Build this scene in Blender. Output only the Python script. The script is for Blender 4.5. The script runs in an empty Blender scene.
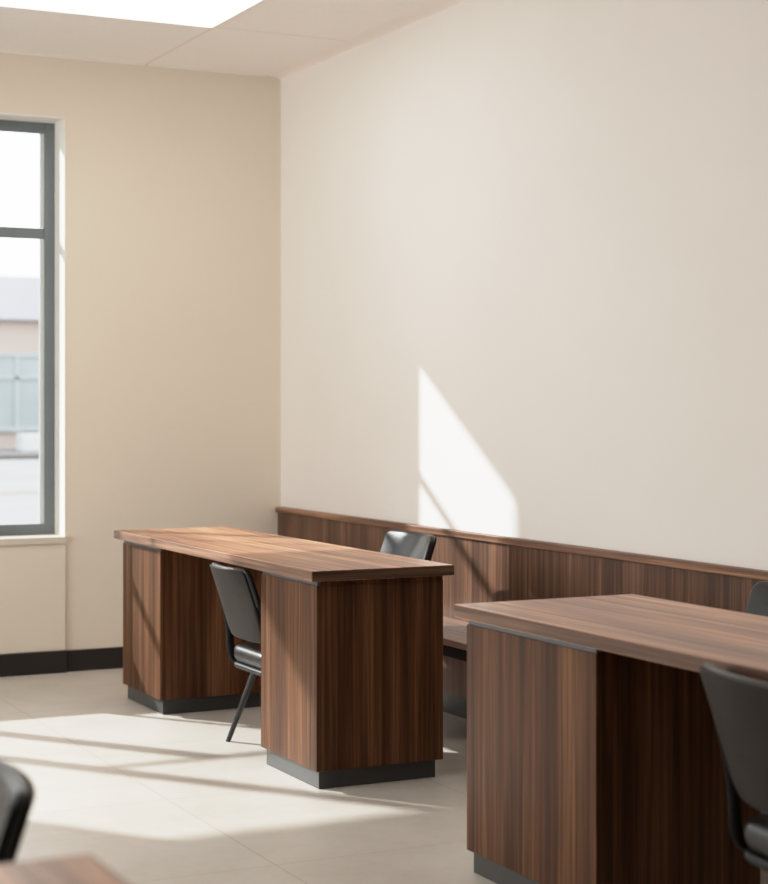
import bpy, bmesh, math, random
from mathutils import Vector, Matrix

random.seed(4)
SC = bpy.context.scene
COL = SC.collection

# ------------------------------------------------------------------ helpers
def box(bm, x0, x1, y0, y1, z0, z1, bev=0.0, seg=2):
    r = bmesh.ops.create_cube(bm, size=1.0)
    vs = r['verts']
    for v in vs:
        v.co = Vector(((x0 + x1) / 2 + v.co.x * (x1 - x0),
                       (y0 + y1) / 2 + v.co.y * (y1 - y0),
                       (z0 + z1) / 2 + v.co.z * (z1 - z0)))
    if bev > 0:
        es = list({e for v in vs for e in v.link_edges})
        bmesh.ops.bevel(bm, geom=es, offset=bev, segments=seg, profile=0.5, affect='EDGES')

def tube(bm, pts, radii, n=14, flat=1.0):
    """tapering tube along pts (list of Vectors)"""
    rings = []
    up = Vector((0, 1, 0))
    for i, p in enumerate(pts):
        a = pts[max(i - 1, 0)]; b = pts[min(i + 1, len(pts) - 1)]
        t = (b - a).normalized()
        s = up - t * up.dot(t)
        if s.length < 1e-4:
            s = Vector((1, 0, 0)) - t * t.x
        s.normalize(); w = t.cross(s)
        ring = []
        for k in range(n):
            an = 2 * math.pi * k / n
            ring.append(bm.verts.new(p + s * math.cos(an) * radii[i] * flat + w * math.sin(an) * radii[i]))
        rings.append(ring)
    for i in range(len(rings) - 1):
        for k in range(n):
            bm.faces.new((rings[i][k], rings[i][(k + 1) % n], rings[i + 1][(k + 1) % n], rings[i + 1][k]))
    bm.faces.new(list(reversed(rings[0]))); bm.faces.new(rings[-1])

def rrect(w, d, r, n=6):
    """rounded rectangle outline, centred"""
    cor = []
    for cx, cy, a0 in ((w/2 - r, d/2 - r, 0), (-w/2 + r, d/2 - r, 90), (-w/2 + r, -d/2 + r, 180), (w/2 - r, -d/2 + r, 270)):
        cor.append([(cx + r * math.cos(math.radians(a0 + 90 * k / n)), cy + r * math.sin(math.radians(a0 + 90 * k / n))) for k in range(n + 1)])
    pts = []
    for q in range(4):
        pts += cor[q]
        a, b = cor[q][-1], cor[(q + 1) % 4][0]
        pts += [(a[0] + (b[0] - a[0]) * t / 12, a[1] + (b[1] - a[1]) * t / 12) for t in range(1, 12)]
    return pts

def pad(bm, w, d, t, r, er, warp, dome=0.0, sub=3):
    """soft slab: rounded outline w x d, thickness t, rolled edge er, mapped by warp(a,b,c)"""
    prof = []
    for k in range(5):
        a = math.pi / 2 * k / 4
        prof.append((er * (1 - math.sin(a)), er * (1 - math.cos(a))))
    prof = prof[::1]
    layers = []   # (inset, c)
    ins = [0.22, 0.12, 0.05]
    m = min(w, d)
    for f in (0.42, 0.3, 0.18, 0.08):
        layers.append((er + f * m * 0.9, 0.0 - 0, f))
    for i, z in prof:
        layers.append((i, z, 0))
    top = [(i, t - z, 0) for i, z in reversed(prof)]
    layers += top
    for f in (0.08, 0.18, 0.3, 0.42):
        layers.append((er + f * m * 0.9, t, f))
    rings = []
    nl = len(layers)
    for li, (i, c, f) in enumerate(layers):
        ww = max(w - 2 * i, 0.004); dd = max(d - 2 * i, 0.004)
        rr = max(min(r - i, ww / 2 - 1e-4, dd / 2 - 1e-4), 0.0015)
        cc = c
        if f and li > nl / 2:
            cc = c + dome * math.sin(math.pi / 2 * min(f / 0.42, 1))
        rings.append([bm.verts.new(warp(x, y, cc)) for x, y in rrect(ww, dd, rr)])
    n = len(rings[0])
    for i in range(len(rings) - 1):
        for k in range(n):
            bm.faces.new((rings[i][k], rings[i][(k + 1) % n], rings[i + 1][(k + 1) % n], rings[i + 1][k]))
    bm.faces.new(list(reversed(rings[0]))); bm.faces.new(rings[-1])

def obj(name, bm, mat, parent=None, smooth=False, origin=None):
    bmesh.ops.recalc_face_normals(bm, faces=bm.faces)
    me = bpy.data.meshes.new(name)
    if origin is not None:
        bmesh.ops.translate(bm, verts=bm.verts, vec=-Vector(origin))
    bm.to_mesh(me); bm.free()
    me.materials.append(mat)
    if smooth:
        for p in me.polygons:
            p.use_smooth = True
        try:
            me.set_sharp_from_angle(angle=math.radians(42))
        except Exception:
            pass
    o = bpy.data.objects.new(name, me)
    COL.objects.link(o)
    if origin is not None:
        o.location = origin
    if parent is not None:
        o.parent = parent
    return o

def boxes(name, lst, mat, parent=None, bev=0.0, origin=None):
    bm = bmesh.new()
    for b in lst:
        box(bm, *b, bev=bev)
    return obj(name, bm, mat, parent, origin=origin)

def struct(name, lst, mat, bev=0.0, parent=None):
    o = boxes(name, lst, mat, parent, bev)
    o['kind'] = 'structure'
    return o

def thing(name, label, cat, loc=(0, 0, 0), rz=0.0, group=None):
    o = bpy.data.objects.new(name, None)
    o.empty_display_size = 0.2
    COL.objects.link(o)
    o.location = loc; o.rotation_euler = (0, 0, rz)
    o['label'] = label; o['category'] = cat
    if group: o['group'] = group
    return o

def tag(o, label, cat, group=None):
    o['label'] = label; o['category'] = cat
    if group: o['group'] = group
    return o

def dup(root, loc, rz, label, scale=1.0):
    r = root.copy(); COL.objects.link(r)
    r.location = loc; r.rotation_euler = (0, 0, rz); r.scale = (scale,) * 3
    r['label'] = label
    for ch in [c for c in bpy.data.objects if c.parent == root]:
        c = ch.copy(); COL.objects.link(c); c.parent = r
        for g in [q for q in bpy.data.objects if q.parent == ch]:
            d = g.copy(); COL.objects.link(d); d.parent = c
    return r

# ------------------------------------------------------------------ materials
def s2l(c):
    return tuple((v / 12.92 if v <= 0.04045 else ((v + 0.055) / 1.055) ** 2.4) for v in [x / 255 for x in c]) + (1.0,)

def new_mat(name):
    m = bpy.data.materials.new(name); m.use_nodes = True
    nt = m.node_tree; b = nt.nodes['Principled BSDF']
    return m, nt, b

def N(nt, t, **kw):
    n = nt.nodes.new(t)
    for k, v in kw.items():
        setattr(n, k, v)
    return n

def ramp(nt, fac, stops):
    r = N(nt, 'ShaderNodeValToRGB')
    els = r.color_ramp.elements
    while len(els) < len(stops): els.new(0.5)
    for e, (p, c) in zip(els, stops):
        e.position = p; e.color = c
    nt.links.new(fac, r.inputs[0])
    return r.outputs[0]

def mixc(nt, fac, a, b, mode='MIX'):
    m = N(nt, 'ShaderNodeMix', data_type='RGBA', blend_type=mode)
    for sock, v in ((m.inputs[0], fac), (m.inputs[6], a), (m.inputs[7], b)):
        if hasattr(v, 'links'): nt.links.new(v, sock)
        else: sock.default_value = v
    return m.outputs[2]

def math_(nt, op, a, b=None, c=None):
    m = N(nt, 'ShaderNodeMath', operation=op)
    for s, v in zip(m.inputs, (a, b, c)):
        if v is None: continue
        if hasattr(v, 'links'): nt.links.new(v, s)
        else: s.default_value = v
    return m.outputs[0]

def coords(nt, scale=(1, 1, 1), loc=(0, 0, 0), kind='Object'):
    tc = N(nt, 'ShaderNodeTexCoord'); mp = N(nt, 'ShaderNodeMapping')
    mp.inputs['Scale'].default_value = scale; mp.inputs['Location'].default_value = loc
    nt.links.new(tc.outputs[kind], mp.inputs[0])
    return mp.outputs[0]

def noise(nt, vec, scale=1.0, detail=4.0, rough=0.55, dist=0.0):
    n = N(nt, 'ShaderNodeTexNoise')
    n.inputs['Scale'].default_value = scale; n.inputs['Detail'].default_value = detail
    n.inputs['Roughness'].default_value = rough; n.inputs['Distortion'].default_value = dist
    nt.links.new(vec, n.inputs['Vector'])
    return n.outputs[0]

def bump(nt, b, h, strength=0.1, dist=0.002):
    n = N(nt, 'ShaderNodeBump')
    n.inputs['Strength'].default_value = strength; n.inputs['Distance'].default_value = dist
    nt.links.new(h, n.inputs['Height']); nt.links.new(n.outputs[0], b.inputs['Normal'])

def plain(name, rgb, rough=0.5, spec=0.5, metal=0.0, var=0.06, vscale=6.0, bmp=0.0, coat=0.0):
    m, nt, b = new_mat(name)
    c = s2l(rgb)
    f = noise(nt, coords(nt), vscale, 3)
    lo = tuple(v * (1 - var) for v in c[:3]) + (1,); hi = tuple(min(v * (1 + var), 1) for v in c[:3]) + (1,)
    nt.links.new(ramp(nt, f, [(0.3, lo), (0.7, hi)]), b.inputs['Base Color'])
    b.inputs['Roughness'].default_value = rough
    b.inputs['Specular IOR Level'].default_value = spec
    b.inputs['Metallic'].default_value = metal
    b.inputs['Coat Weight'].default_value = coat
    if bmp:
        bump(nt, b, noise(nt, coords(nt), 260, 2), bmp, 0.001)
    return m

def walnut(name, grain, tint=1.0, rough=0.42, strip=0.0, spec=0.4, sat=0.95):
    """grain: axis letter the grain runs along"""
    m, nt, b = new_mat(name)
    def sc(across, along):
        return tuple(along if a == grain else across for a in 'xyz')
    oi = N(nt, 'ShaderNodeObjectInfo')
    tc = N(nt, 'ShaderNodeTexCoord')
    off = N(nt, 'ShaderNodeVectorMath', operation='ADD')
    rnd = math_(nt, 'MULTIPLY', oi.outputs['Random'], 7.0)
    nt.links.new(tc.outputs['Object'], off.inputs[0]); nt.links.new(rnd, off.inputs[1])
    def vec(across, along):
        mp = N(nt, 'ShaderNodeMapping'); mp.inputs['Scale'].default_value = sc(across, along)
        nt.links.new(off.outputs[0], mp.inputs[0]); return mp.outputs[0]
    broad = noise(nt, vec(12, 0.45), 1.0, 4, 0.55, 0.5)
    mid = noise(nt, vec(58, 0.9), 1.0, 5, 0.6, 0.3)
    fine = noise(nt, vec(190, 3.0), 1.0, 3, 0.65)
    f = math_(nt, 'ADD', math_(nt, 'MULTIPLY', broad, 0.42), math_(nt, 'MULTIPLY', mid, 0.40))
    f = math_(nt, 'ADD', f, math_(nt, 'MULTIPLY', fine, 0.18))
    def k(c):
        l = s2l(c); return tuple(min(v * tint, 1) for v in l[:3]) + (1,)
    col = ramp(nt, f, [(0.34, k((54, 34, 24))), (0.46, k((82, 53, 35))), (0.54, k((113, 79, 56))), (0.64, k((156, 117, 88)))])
    if strip:
        # veneer leaves side by side, each its own tone
        sep = N(nt, 'ShaderNodeSeparateXYZ'); nt.links.new(tc.outputs['Object'], sep.inputs[0])
        idx = math_(nt, 'FLOOR', math_(nt, 'DIVIDE', math_(nt, 'ADD', sep.outputs[1], sep.outputs[0]), strip))
        wn = N(nt, 'ShaderNodeTexWhiteNoise', noise_dimensions='1D'); nt.links.new(idx, wn.inputs['W'])
        tone = ramp(nt, wn.outputs[0], [(0.0, (0.76, 0.74, 0.73, 1)), (1.0, (1.12, 1.08, 1.04, 1))])
        col = mixc(nt, 1.0, col, tone, 'MULTIPLY')
    hs = N(nt, 'ShaderNodeHueSaturation')
    hs.inputs['Hue'].default_value = .498; hs.inputs['Saturation'].default_value = sat
    nt.links.new(col, hs.inputs['Color'])
    nt.links.new(hs.outputs[0], b.inputs['Base Color'])
    b.inputs['Roughness'].default_value = rough
    b.inputs['Specular IOR Level'].default_value = spec
    bump(nt, b, fine, 0.08, 0.001)
    return m

# ------------------------------------------------------------------ dimensions (metres; camera at x=0,y=0)
WX = 3.555       # right wall face
WY = 8.37        # window wall face
CZ = 3.015       # ceiling
LX, RY = -3.2, -2.6
T_AZ, S_EL = 0.735, 0.672      # sun: dx/dy and dz/dy of the light's travel

M = {}
def paint(name, rgb, var=0.02):
    m, nt, b = new_mat(name)
    c = s2l(rgb)
    f = noise(nt, coords(nt), 1.1, 3)
    lo = tuple(v * (1 - var) for v in c[:3]) + (1,); hi = tuple(v * (1 + var) for v in c[:3]) + (1,)
    nt.links.new(ramp(nt, f, [(0.3, lo), (0.7, hi)]), b.inputs['Base Color'])
    b.inputs['Roughness'].default_value = 0.75
    b.inputs['Specular IOR Level'].default_value = 0.25
    bump(nt, b, noise(nt, coords(nt), 180, 2), 0.05, 0.001)
    return m
M['wall'] = paint('beige_wall_paint', (229, 220, 207))
M['wall_r'] = paint('warm_white_wall_paint', (231, 227, 223))
M['white'] = paint('white_reveal_paint', (240, 238, 233))
M['sill'] = paint('sill_paint', (214, 206, 194))

def ceiling_mat():
    m, nt, b = new_mat('ceiling_tiles')
    sep = N(nt, 'ShaderNodeSeparateXYZ'); nt.links.new(coords(nt), sep.inputs[0])
    def line(o, at, p):
        fr = math_(nt, 'FRACT', math_(nt, 'ADD', math_(nt, 'DIVIDE', math_(nt, 'SUBTRACT', o, at), p), 100.5))
        d = math_(nt, 'MULTIPLY', math_(nt, 'ABSOLUTE', math_(nt, 'SUBTRACT', fr, 0.5)), p)
        return math_(nt, 'LESS_THAN', d, 0.006)
    l = math_(nt, 'MAXIMUM', line(sep.outputs[0], 2.82, 1.22), line(sep.outputs[1], 7.40, 1.22))
    f = noise(nt, coords(nt), 90, 3)
    c = ramp(nt, f, [(0.3, s2l((240, 236, 231))), (0.7, s2l((245, 241, 236)))])
    col = mixc(nt, l, c, s2l((228, 219, 209)))
    nt.links.new(col, b.inputs['Base Color']); b.inputs['Roughness'].default_value = 0.85
    b.inputs['Specular IOR Level'].default_value = 0.2
    bump(nt, b, f, 0.06, 0.001)
    return m
M['ceiling'] = ceiling_mat()

def floor_mat():
    m, nt, b = new_mat('stone_floor_tiles')
    v = coords(nt)
    sep = N(nt, 'ShaderNodeSeparateXYZ'); nt.links.new(v, sep.inputs[0])
    def line(o, at, p):
        fr = math_(nt, 'FRACT', math_(nt, 'ADD', math_(nt, 'DIVIDE', math_(nt, 'SUBTRACT', o, at), p), 100.5))
        d = math_(nt, 'MULTIPLY', math_(nt, 'ABSOLUTE', math_(nt, 'SUBTRACT', fr, 0.5)), p)
        return math_(nt, 'LESS_THAN', d, 0.0022)
    g = math_(nt, 'MAXIMUM', line(sep.outputs[0], 1.93, 0.92), line(sep.outputs[1], 6.42, 0.92))
    a = noise(nt, v, 2.2, 6, 0.6, 0.4)
    bb = noise(nt, coords(nt, (1, 1, 1), (3, 7, 0)), 26, 4, 0.6)
    f = math_(nt, 'ADD', math_(nt, 'MULTIPLY', a, 0.7), math_(nt, 'MULTIPLY', bb, 0.3))
    c = ramp(nt, f, [(0.32, s2l((192, 185, 176))), (0.5, s2l((203, 197, 189))), (0.68, s2l((211, 206, 199)))])
    col = mixc(nt, g, c, s2l((182, 172, 160)))
    nt.links.new(col, b.inputs['Base Color'])
    rr = N(nt, 'ShaderNodeMapRange'); rr.inputs[3].default_value = 0.34; rr.inputs[4].default_value = 0.5
    nt.links.new(bb, rr.inputs[0]); nt.links.new(rr.outputs[0], b.inputs['Roughness'])
    b.inputs['Specular IOR Level'].default_value = 0.45
    bump(nt, b, math_(nt, 'SUBTRACT', bb, g), 0.05, 0.002)
    return m
M['floor'] = floor_mat()

M['wood_v'] = walnut('walnut_vertical_grain_shaded', 'z', tint=.62, rough=.5, spec=.22, sat=1.12)  # upright walnut darkened, deepening the shade on desk sides by colour
M['wood_top'] = walnut('walnut_desktop_grain_lit', 'y', tint=3.1, rough=0.33, sat=0.92)  # same walnut lightened, light falling on the tops put into the colour
M['wood_edge'] = walnut('walnut_edge_band', 'y', tint=1.25, sat=0.85)  # long edges toned under the lightened top, light difference in the colour
M['wood_end_shade'] = walnut('walnut_end_painted_shade', 'x', tint=.55)  # shade on the desk ends painted in as a darker walnut
M['wood_wain'] = walnut('walnut_wainscot_veneer', 'z', tint=1.0, strip=0.16, sat=0.95)
M['wood_cap'] = walnut('walnut_cap_grain', 'y', tint=1.35)
M['kick'] = plain('charcoal_plinth_laminate', (58, 58, 57), 0.42, var=0.05)
M['strip'] = plain('grey_metal_reveal_strip', (96, 100, 103), 0.38, metal=0.6, var=0.04)
M['dark'] = plain('dark_brown_apron_shade', (34, 24, 19), 0.8, spec=.15)  # bench apron colour darkened to carry the desk's shade
M['base'] = plain('black_baseboard_vinyl', (30, 28, 27), 0.5)
M['frame'] = plain('grey_window_frame_paint', (112, 121, 125), 0.42, var=0.03)
M['bead'] = plain('pale_glazing_gasket', (196, 204, 206), 0.4, var=0.03)
M['leather'] = plain('black_leatherette', (22, 23, 24), 0.36, spec=0.5, bmp=0.12)
M['shell'] = plain('black_chair_plastic', (20, 20, 20), 0.5, spec=.3, var=0.05)
M['backcloth'] = plain('dark_grey_back_cover', (36, 30, 27), 0.6, spec=0.25, bmp=0.12)
M['leg'] = plain('black_powder_coated_steel', (24, 24, 25), 0.4)
M['lightframe'] = plain('white_light_frame', (232, 230, 225), 0.5, var=0.02)

def glass_mat():
    m, nt, b = new_mat('window_glass')
    nt.nodes.remove(b)
    out = [n for n in nt.nodes if n.type == 'OUTPUT_MATERIAL'][0]
    tr = N(nt, 'ShaderNodeBsdfTransparent'); tr.inputs[0].default_value = (0.97, 0.985, 0.98, 1)
    gl = N(nt, 'ShaderNodeBsdfGlossy'); gl.inputs['Roughness'].default_value = 0.02
    fr = N(nt, 'ShaderNodeFresnel'); fr.inputs[0].default_value = 1.3
    mx = N(nt, 'ShaderNodeMixShader')
    nt.links.new(fr.outputs[0], mx.inputs[0]); nt.links.new(tr.outputs[0], mx.inputs[1]); nt.links.new(gl.outputs[0], mx.inputs[2])
    nt.links.new(mx.outputs[0], out.inputs[0])
    return m
M['glass'] = glass_mat()

def emit_mat(name, rgb, s):
    m, nt, b = new_mat(name)
    f = noise(nt, coords(nt), 3, 2)
    c = s2l(rgb)
    nt.links.new(ramp(nt, f, [(0, tuple(v * .97 for v in c[:3]) + (1,)), (1, c)]), b.inputs['Emission Color'])
    b.inputs['Emission Strength'].default_value = s
    b.inputs['Base Color'].default_value = (0.8, 0.8, 0.8, 1)
    return m
M['diffuser'] = emit_mat('light_diffuser', (255, 247, 236), 4.0)

# ------------------------------------------------------------------ room shell
OUT = WY + 0.26          # outer face of the window wall
FY0, FY1 = WY + .17, WY + .21      # window frame depth
def back_x(X, Y): return X - T_AZ * (FY1 - Y)       # where the sun ray through floor point X,Y crosses the window plane
W1 = (1.60, 2.41, 0.66, 2.72)      # tall window: x0,x1,z0,z1
W2 = (back_x(1.77, 4.98) - .055, 1.60, 0.81, 2.46)     # wide lower window beside it
struct('floor', [(LX - .2, WX + .2, RY - .2, OUT, -0.12, 0.0)], M['floor'])
struct('ceiling', [(LX, 3.467, RY, WY, CZ, CZ + 0.03)], M['ceiling'])
bm = bmesh.new()
prof = [(3.467 + .0885 * math.cos(math.radians(a)), CZ - .02 + .02 * math.sin(math.radians(a))) for a in range(0, 91, 10)] + [(3.467, CZ + .05), (WX + .002, CZ + .05)]
ra = [bm.verts.new((x, RY, z)) for x, z in prof]; rb = [bm.verts.new((x, WY, z)) for x, z in prof]
for k in range(len(prof)):
    q = (k + 1) % len(prof); bm.faces.new((ra[k], ra[q], rb[q], rb[k]))
bm.faces.new(ra); bm.faces.new(rb)
M['cove'] = paint('brightened_cove_paint', (243, 236, 229))  # cove colour lightened to stand in for light the strip misses
cv = obj('trim_5', bm, M['cove'], smooth=True); cv['kind'] = 'structure'
struct('trim_6', [(LX - .2, WX + .2, RY - .2, OUT, CZ + .06, 3.5)], M['wall_r'])
struct('wall_right', [(WX, WX + .2, RY - .2, OUT, 0, 3.36)], M['wall_r'])
struct('wall_back', [
    (W1[1], WX, WY, OUT, 0, 3.36),
    (W1[0], W1[1], WY, OUT, 0, W1[2]), (W1[0], W1[1], WY, OUT, W1[3], 3.36),
    (W2[0], W2[1], WY, OUT, 0, W2[2]), (W2[0], W2[1], WY, OUT, W2[3], 3.36),
    (LX - .2, W2[0], WY, OUT, 0, 3.36)], M['wall'])
LW = (3.4, 7.9, 0.7, 2.75)         # unseen left-wall window added for fill light: y0,y1,z0,z1
struct('wall_left', [
    (LX - .2, LX, RY - .2, LW[0], 0, 3.36), (LX - .2, LX, LW[1], WY, 0, 3.36),
    (LX - .2, LX, LW[0], LW[1], 0, LW[2]), (LX - .2, LX, LW[0], LW[1], LW[3], 3.36)], M['wall'])
M['low_bounce'] = paint('taupe_wall_paint', (92, 82, 73))  # unseen wall, dark tone chosen to cut bounce onto desk ends
struct('wall_front', [(LX, WX, RY - .2, RY, 0, 3.36)], M['low_bounce'])

# baseboards, sill, apron below the sill, white reveal lining, ceiling edge trim
APX = 2.405
struct('baseboard_back', [(LX, APX + .006, WY - .032, WY, 0, .108), (APX, WX - .03, WY - .012, WY, 0, .105)], M['base'], bev=.003)
struct('trim_1', [(W2[0], APX, WY - .018, WY, .108, .636)], M['wall'], bev=.002)
struct('trim_2', [(W1[0], 2.408, WY - .03, WY + .17, .632, .665)], M['sill'], bev=.003)
struct('trim_3', [(W1[1] - .006, W1[1], WY - .002, WY + .17, .66, W1[3]), (W1[0], W1[1], WY - .002, WY + .17, W1[3] - .006, W1[3])], M['white'])
struct('trim_4', [(LX, 3.467, WY - .022, WY, CZ - .006, CZ), (LX, 3.3, RY, RY + .02, CZ - .006, CZ)], M['ceiling'])

def window(name, x0, x1, z0, z1, fw, bars):
    """bars: list of (x0,x1,z0,z1)"""
    w = bpy.data.objects.new(name, None); COL.objects.link(w)
    w.location = ((x0 + x1) / 2, FY0, z0); w['kind'] = 'structure'
    o = Vector(w.location)
    def rel(lst):
        return [(a - o.x, b - o.x, c - o.y, d - o.y, e - o.z, f - o.z) for a, b, c, d, e, f in lst]
    fr = [(x0, x0 + fw, FY0, FY1, z0, z1), (x1 - fw, x1, FY0, FY1, z0, z1),
          (x0 + fw, x1 - fw, FY0, FY1, z0, z0 + fw), (x0 + fw, x1 - fw, FY0, FY1, z1 - fw, z1)]
    boxes('window_frame', rel(fr), M['frame'], w, bev=.003)
    for b in bars:
        boxes('glazing_bar', rel([(b[0], b[1], FY0 + .012, FY0 + .024, b[2], b[3])]), M['frame'], w, bev=.003)
    boxes('pane', rel([(x0 + fw, x1 - fw, FY0 + .03, FY0 + .034, z0 + fw, z1 - fw)]), M['glass'], w)
    return w
w1 = window('window_1', W1[0], W1[1], W1[2], W1[3], .058, [(W1[0] + .058, W1[1] - .058, 2.135, 2.19)])
# pale gasket beside the glass
o1 = w1.location
gz = [(2.330, 2.3525, FY0 + .006, FY0 + .02, z0, z1) for z0, z1 in ((.72, 2.133), (2.192, 2.66))]
boxes('glazing_bead', [(a - o1.x, b - o1.x, c - o1.y, d - o1.y, e - o1.z, f - o1.z) for a, b, c, d, e, f in gz], M['bead'], w1, bev=.002)

mB = back_x(1.82, 6.15)
mA = back_x(1.87, 6.72)
ZC = S_EL * (FY1 - 6.10)
window('window_2', W2[0], W2[1], W2[2], W2[3], .055, [  # unseen window; bars and low panel shaped to cast the sun stripes
    (mB - .06, mB + .06, W2[2] + .055, W2[3] - .055),
    (mA - .06, mA + .06, W2[2] + .055, ZC - .02),
    (mB + .06, 1.20, ZC - .02, ZC + .02),
    (1.20, 1.235, W2[2] + .055, W2[3] - .055),
    (1.235, 1.545, 1.29, 1.35),
    (1.235, 1.545, W2[2] + .055, 1.0)])

# unseen left-wall window, put in to let fill light into the room
w = bpy.data.objects.new('added_fill_window', None); COL.objects.link(w); w['kind'] = 'structure'
w.location = (LX - .12, (LW[0] + LW[1]) / 2, LW[2])
o = Vector(w.location)
fr = [(LX - .14, LX - .08, a, b, LW[2], LW[3]) for a, b in [(LW[0] + k * (LW[1] - LW[0] - .06) / 5, LW[0] + .06 + k * (LW[1] - LW[0] - .06) / 5) for k in range(6)]]
fr += [(LX - .14, LX - .08, LW[0], LW[1], a, a + .06) for a in (LW[2], LW[3] - .06)]
boxes('window_frame', [(a - o.x, b - o.x, c - o.y, d - o.y, e - o.z, f - o.z) for a, b, c, d, e, f in fr], M['frame'], w)
boxes('pane', [(LX - .112 - o.x, LX - .108 - o.x, LW[0] - o.y, LW[1] - o.y, LW[2] - o.z, LW[3] - o.z)], M['glass'], w)

# ------------------------------------------------------------------ wainscot and bench on the right wall
WF = WX - .022
w = thing('wainscot', 'low walnut wainscot panel with a slim cap rail along the bare right wall', 'panelling', (WX, 5.0, 0))
w['kind'] = 'structure'
o = Vector(w.location)
def R(a, b, c, d, e, f): return (a - o.x, b - o.x, c - o.y, d - o.y, e - o.z, f - o.z)
boxes('panel', [R(WF, WX, RY, WY - .012, .088, .752)], M['wood_wain'], w, bev=.001)
boxes('cap_rail', [R(WF - .014, WX, RY, WY - .012, .754, .782)], M['wood_cap'], w, bev=.003)
boxes('plinth', [R(WF + .006, WX, RY, WY - .012, 0, .087)], M['kick'], w)

w = thing('wall_bench', 'walnut bench seat fixed to the wainscot behind the two desks', 'bench', (WF, 5.4, 0))
o = Vector(w.location)
boxes('seat', [R(3.19, WF - .001, 4.62, 6.75, .385, .41)], M['wood_cap'], w, bev=.004)
boxes('apron', [R(3.205, 3.225, 4.64, 6.73, .34, .385), R(3.225, WF - .001, 4.64, 4.66, .34, .385), R(3.225, WF - .001, 6.71, 6.73, .34, .385)], M['dark'], w, bev=.002)

# ------------------------------------------------------------------ desks
def desk(label, x0, x1, y0, y1, peds, ox=.036, bx=.020):
    cx, cy = (x0 + x1) / 2, (y0 + y1) / 2
    t = thing('office_desk', label, 'desk', (cx, cy, 0), 0, 'walnut pedestal desks')
    def L(a, b, c, d, e, f): return (a - cx, b - cx, c - cy, d - cy, e, f)
    bm = bmesh.new(); box(bm, *L(x0, x1, y0, y1, .714, .75), bev=.0012)
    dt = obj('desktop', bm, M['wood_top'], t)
    e = .0012
    for x in (x0, x1):
        boxes('edge_band', [L(x - e, x + e, y0 + .0012, y1 - .0012, .7152, .7486)], M['wood_edge'], dt)
    for y in (y0, y1):
        boxes('end_shade_strip', [L(x0 + .0012, x1 - .0012, y - e, y + e, .7152, .7486)], M['wood_end_shade'], dt)  # thin strip added to carry the painted end shade
    for (a, b) in peds:
        px0, px1 = x0 + ox, x1 - bx
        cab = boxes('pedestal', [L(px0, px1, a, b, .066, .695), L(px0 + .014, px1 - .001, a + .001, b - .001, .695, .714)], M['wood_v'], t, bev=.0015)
        boxes('reveal_strip', [L(px0 + .004, px0 + .014, a + .004, b - .004, .695, .714)], M['strip'], cab)
        boxes('plinth', [L(px0 + .022, px1 - .016, a + .030, b - .001, 0, .066)], M['kick'], cab, bev=.001)
    return t
desk('long walnut desk nearest the window, its end panel facing the viewer', 2.384, 2.926, 5.345, 7.51, [(5.387, 5.882), (6.99, 7.495)])
desk('walnut desk cut by the right edge, in front of the bench', 2.345, 2.945, 2.00, 4.285, [(3.61, 4.262), (2.04, 2.52)], ox=.028, bx=.066)
desk('blurred walnut desk corner in the near left foreground', 0.06, 0.636, -0.10, 2.10, [(1.56, 2.06), (-.06, .42)])

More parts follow.
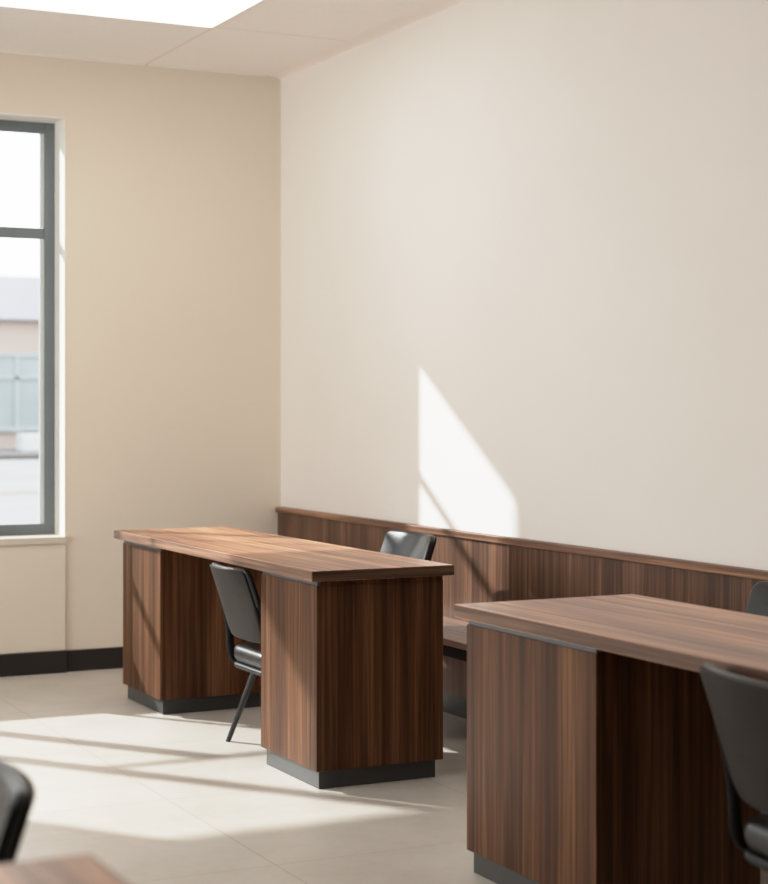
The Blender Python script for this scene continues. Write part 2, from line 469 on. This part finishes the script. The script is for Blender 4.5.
# ------------------------------------------------------------------ chairs (front = +x)
def make_chair(label, loc, rz, scale):
    t = thing('office_chair', label, 'chair', loc, rz, 'black low-backed office chairs')
    t.scale = (scale,) * 3
    # seat cushion
    bm = bmesh.new()
    def ws(a, b, c):
        return Vector((a - .005, b, .352 + c + .012 * max(0, (-a - .10) / .08) ** 2 * .4 - .010 * max(0, (a - .10) / .08) ** 2))
    pad(bm, .355, .395, .078, .07, .032, ws, dome=.010)
    obj('seat_cushion', bm, M['leather'], t, smooth=True)
    bm = bmesh.new()
    def wp(a, b, c): return Vector((a - .008, b, .332 + c))
    pad(bm, .345, .400, .024, .07, .010, wp)
    obj('seat_pan', bm, M['shell'], t, smooth=True)
    # backrest: padded front, separate back cover
    def back(w0, off, th):
        def wb(a, b, c):
            # a: height (-.145...145), b: width, c: thickness towards the front
            v = a + .16
            lean = .28 * v + .10 * v * v
            curve = .034 * (b / .2) ** 2
            wid = 1.0 - .02 * (v / .32) - .13 * (max(0, .07 - v) / .07) ** 2
            return Vector((-.200 - lean + curve + off + c, b * wid, .466 + v * .965))
        return wb
    bm = bmesh.new(); pad(bm, .320, .400, .026, .030, .011, back(0, 0, 0), dome=.006)
    br = obj('backrest', bm, M['leather'], t, smooth=True)
    bm = bmesh.new(); pad(bm, .306, .384, .010, .026, .004, back(0, -.0095, 0))
    obj('back_cover', bm, M['backcloth'], br, smooth=True)
    # side frames: from half way up the back down and forwards below the seat
    for s in (-1, 1):
        bm = bmesh.new()
        pts = [(-.216, .188, .620), (-.195, .190, .555), (-.181, .192, .480), (-.178, .194, .420), (-.174, .196, .385), (-.160, .198, .356), (-.125, .202, .342), (-.06, .200, .338), (.02, .196, .338)]
        pv = [Vector((x, s * y, z)) for x, y, z in pts]
        # smooth by midpoint subdivision
        for _ in range(2):
            q = [pv[0]]
            for a, b in zip(pv, pv[1:]):
                q += [a.lerp(b, .25), a.lerp(b, .75)]
            q.append(pv[-1]); pv = q
        n = len(pv)
        tube(bm, pv, [.017 * (0.55 + .45 * math.sin(math.pi * min(1, .12 + i / n * 1.2) / 1.0) if i < n * .7 else .6) for i in range(n)], 12, flat=.55)
        obj('side_frame', bm, M['shell'], t, smooth=True)
    # legs
    for sx, sy in ((-1, 1), (-1, -1), (1, 1), (1, -1)):
        bm = bmesh.new()
        top = Vector((-.075 if sx < 0 else .105, sy * .140, .342)); ft = Vector((-.162 if sx < 0 else .150, sy * (.262 if sx < 0 and sy > 0 else .24), 0))
        tube(bm, [top, top.lerp(ft, .5), ft], [.0155, .013, .0105], 14)
        obj('leg', bm, M['leg'], t, smooth=True)
    return t
c1 = make_chair('black chair tucked into the kneehole of the desk nearest the window', (2.622, 6.11, 0), 0, .912)
dup(c1, (2.99, 6.30, 0), math.pi, 'black chair behind the desk nearest the window, its sunlit back against the bench', 1.02)
dup(c1, (2.518, 2.855, 0), math.radians(-9), 'black chair in front of the dark kneehole of the right-hand desk', .97)
dup(c1, (3.115, 4.05, 0), math.pi, 'black chair showing only its back above the far side of the right-hand desk', 1.0)
dup(c1, (0.36, 2.54, 0), math.radians(180), 'blurred black chair at the left edge beyond the foreground desk', 1.0)

# ------------------------------------------------------------------ ceiling lights
def light_panel(label, x0, y0, s=1.2):
    t = thing('ceiling_light', label, 'light', (x0 + s / 2, y0 + s / 2, CZ), 0, 'square ceiling light panels')
    h = s / 2; fw = .012
    boxes('light_frame', [(-h, h, -h, -h + fw, -.010, 0), (-h, h, h - fw, h, -.010, 0), (-h, -h + fw, -h + fw, h - fw, -.010, 0), (h - fw, h, -h + fw, h - fw, -.010, 0)], M['lightframe'], t)
    boxes('diffuser', [(-h + fw, h - fw, -h + fw, h - fw, -.006, -.001)], M['diffuser'], t)
    return t
light_panel('bright square ceiling light panel near the window wall', 1.61, 6.19)
light_panel('unseen square ceiling light panel added as fill over the middle of the room', -.83, 2.53)  # this panel is out of view, added to brighten the desk tops

# ------------------------------------------------------------------ outside: street and the building opposite
M['asphalt'] = plain('pale_sunlit_asphalt', (122, 122, 126), 0.9, var=0.08, vscale=0.4)
M['kerb'] = plain('pinkish_kerb_stone', (104, 97, 94), 0.9, var=0.05)
M['line'] = plain('faded_tan_road_paint', (116, 107, 96), 0.9, var=0.1)
M['facade'] = plain('pinkish_facade_render', (182, 168, 160), 0.9, var=0.05, vscale=0.5)  # building tones lifted and evened out to put haze into the colours
M['parapet'] = plain('pale_grey_parapet', (190, 190, 197), 0.9, var=0.04, vscale=0.5)
M['shopglass'] = plain('reflective_blue_green_glass', (158, 166, 168), 0.15, spec=0.6, var=0.2, vscale=0.25)
M['shopframe'] = plain('grey_shopfront_frame', (168, 174, 176), 0.6)
M['planter'] = plain('white_concrete_planter', (205, 206, 208), 0.8)
GZ = -.15
struct('street_ground', [(-60, 90, OUT + .05, 140, GZ - .2, GZ)], M['asphalt'])
struct('street_kerb', [(-60, 90, 47.0, 48.6, GZ, GZ + .12)], M['kerb'])
struct('street_line', [(-60, 90, 28.4, 29.4, GZ, GZ + .006)], M['line'])
BY = 58.0
b = thing('shop_building', 'low pale building with a band of windows across the street', 'building', (18, BY, GZ))
o = Vector(b.location)
boxes('facade', [R(4, 32, BY, BY + 12, GZ, 4.2)], M['facade'], b)
boxes('parapet', [R(3.7, 32.3, BY - .3, BY + 12.3, 4.2, 5.65)], M['parapet'], b)
for k in range(9):
    x = 4.6 + k * 3.0
    f = boxes('shop_window', [R(x, x + .14, BY - .12, BY, .45, 3.1), R(x + 2.66, x + 2.8, BY - .12, BY, .45, 3.1), R(x, x + 2.8, BY - .12, BY, .45, .6), R(x, x + 2.8, BY - .12, BY, 2.96, 3.1),
                              R(x + 1.33, x + 1.47, BY - .12, BY, .6, 2.96), R(x + .14, x + 2.66, BY - .12, BY, 2.2, 2.3)], M['shopframe'], b)
    boxes('pane', [R(x + .14, x + 2.66, BY - .06, BY - .02, .6, 2.96)], M['shopglass'], f)
p = boxes('street_planter', [(14.3, 16.9, 54.5, 55.3, GZ, .42)], M['planter'], bev=.05)
tag(p, 'white concrete planter block outside on the pavement opposite', 'planter')

# ------------------------------------------------------------------ light
d = Vector((T_AZ, -1, -S_EL)).normalized()
sun = bpy.data.lights.new('sun', 'SUN'); sun.energy = 8.5; sun.angle = math.radians(1.0); sun.color = (1.0, .98, .95)
so = bpy.data.objects.new('sun', sun); COL.objects.link(so)
so.rotation_euler = d.to_track_quat('-Z', 'Y').to_euler(); so.location = (-6, 20, 12)

wd = bpy.data.worlds.new('sky'); SC.world = wd; wd.use_nodes = True
nt = wd.node_tree; bg = nt.nodes['Background']
tc = N(nt, 'ShaderNodeTexCoord'); sp = N(nt, 'ShaderNodeSeparateXYZ'); nt.links.new(tc.outputs['Generated'], sp.inputs[0])
c = ramp(nt, sp.outputs[2], [(0.0, (1.0, .985, .96, 1)), (0.5, (.92, .96, 1.0, 1))])
nt.links.new(c, bg.inputs[0]); bg.inputs[1].default_value = 3.0

def portal(loc, rot, sx, sy):
    l = bpy.data.lights.new('sky_portal', 'AREA'); l.shape = 'RECTANGLE'; l.size = sx; l.size_y = sy
    l.cycles.is_portal = True
    q = bpy.data.objects.new('sky_portal', l); COL.objects.link(q); q.location = loc; q.rotation_euler = rot
portal((LX - .15, (LW[0] + LW[1]) / 2, (LW[2] + LW[3]) / 2), (0, math.radians(-90), 0), LW[3] - LW[2], LW[1] - LW[0])
fill_lamp = bpy.data.lights.new('added_side_fill', 'AREA'); fill_lamp.shape = 'RECTANGLE'; fill_lamp.size = LW[3] - LW[2]; fill_lamp.size_y = LW[1] - LW[0]  # area lamp added inside the unseen left window to brighten the right wall
fill_lamp.energy = 72; fill_lamp.color = (1.0, .97, .95); fill_lamp.spread = math.radians(150)
fill_obj = bpy.data.objects.new('added_side_fill', fill_lamp); COL.objects.link(fill_obj); fill_obj.location = (LX + .02, (LW[0] + LW[1]) / 2, (LW[2] + LW[3]) / 2); fill_obj.rotation_euler = (0, math.radians(-90), 0)
portal((.9, FY1 + .02, 1.68), (math.radians(-90), 0, 0), 3.0, 2.04)

# ------------------------------------------------------------------ camera
cam = bpy.data.cameras.new('camera'); co = bpy.data.objects.new('camera', cam); COL.objects.link(co)
FPX = 1746.0
cam.sensor_fit = 'HORIZONTAL'; cam.sensor_width = 36.0
cam.lens = FPX / 768 * 36.0
cam.shift_y = -(442 - 406) / 768
co.location = (0, 0, 1.304)
co.rotation_euler = (math.radians(90), 0, -math.radians(26.4))
cam.clip_start = .05; cam.clip_end = 500
cam.dof.use_dof = True; cam.dof.focus_distance = 5.9; cam.dof.aperture_fstop = 3.8
SC.camera = co

SC.view_settings.view_transform = 'Standard'
SC.view_settings.look = 'None'
SC.view_settings.exposure = 0.06
vs = SC.view_settings
vs.use_curve_mapping = True
cm = vs.curve_mapping
cm.white_level = (2.2, 2.2, 2.2)
c = cm.curves[3]
pts = [(0, 0), (.2 / 2.2, .2), (.45 / 2.2, .45), (.7 / 2.2, .665), (1.0 / 2.2, .80), (1.5 / 2.2, .89), (1.0, .935)]
while len(c.points) < len(pts): c.points.new(.5, .5)
for p, q in zip(c.points, pts): p.location = q
cm.update()
SC.cycles.use_denoising = True
SC.cycles.max_bounces = 10; SC.cycles.diffuse_bounces = 6
SC.cycles.caustics_reflective = False; SC.cycles.caustics_refractive = False
SC.cycles.sample_clamp_indirect = 6
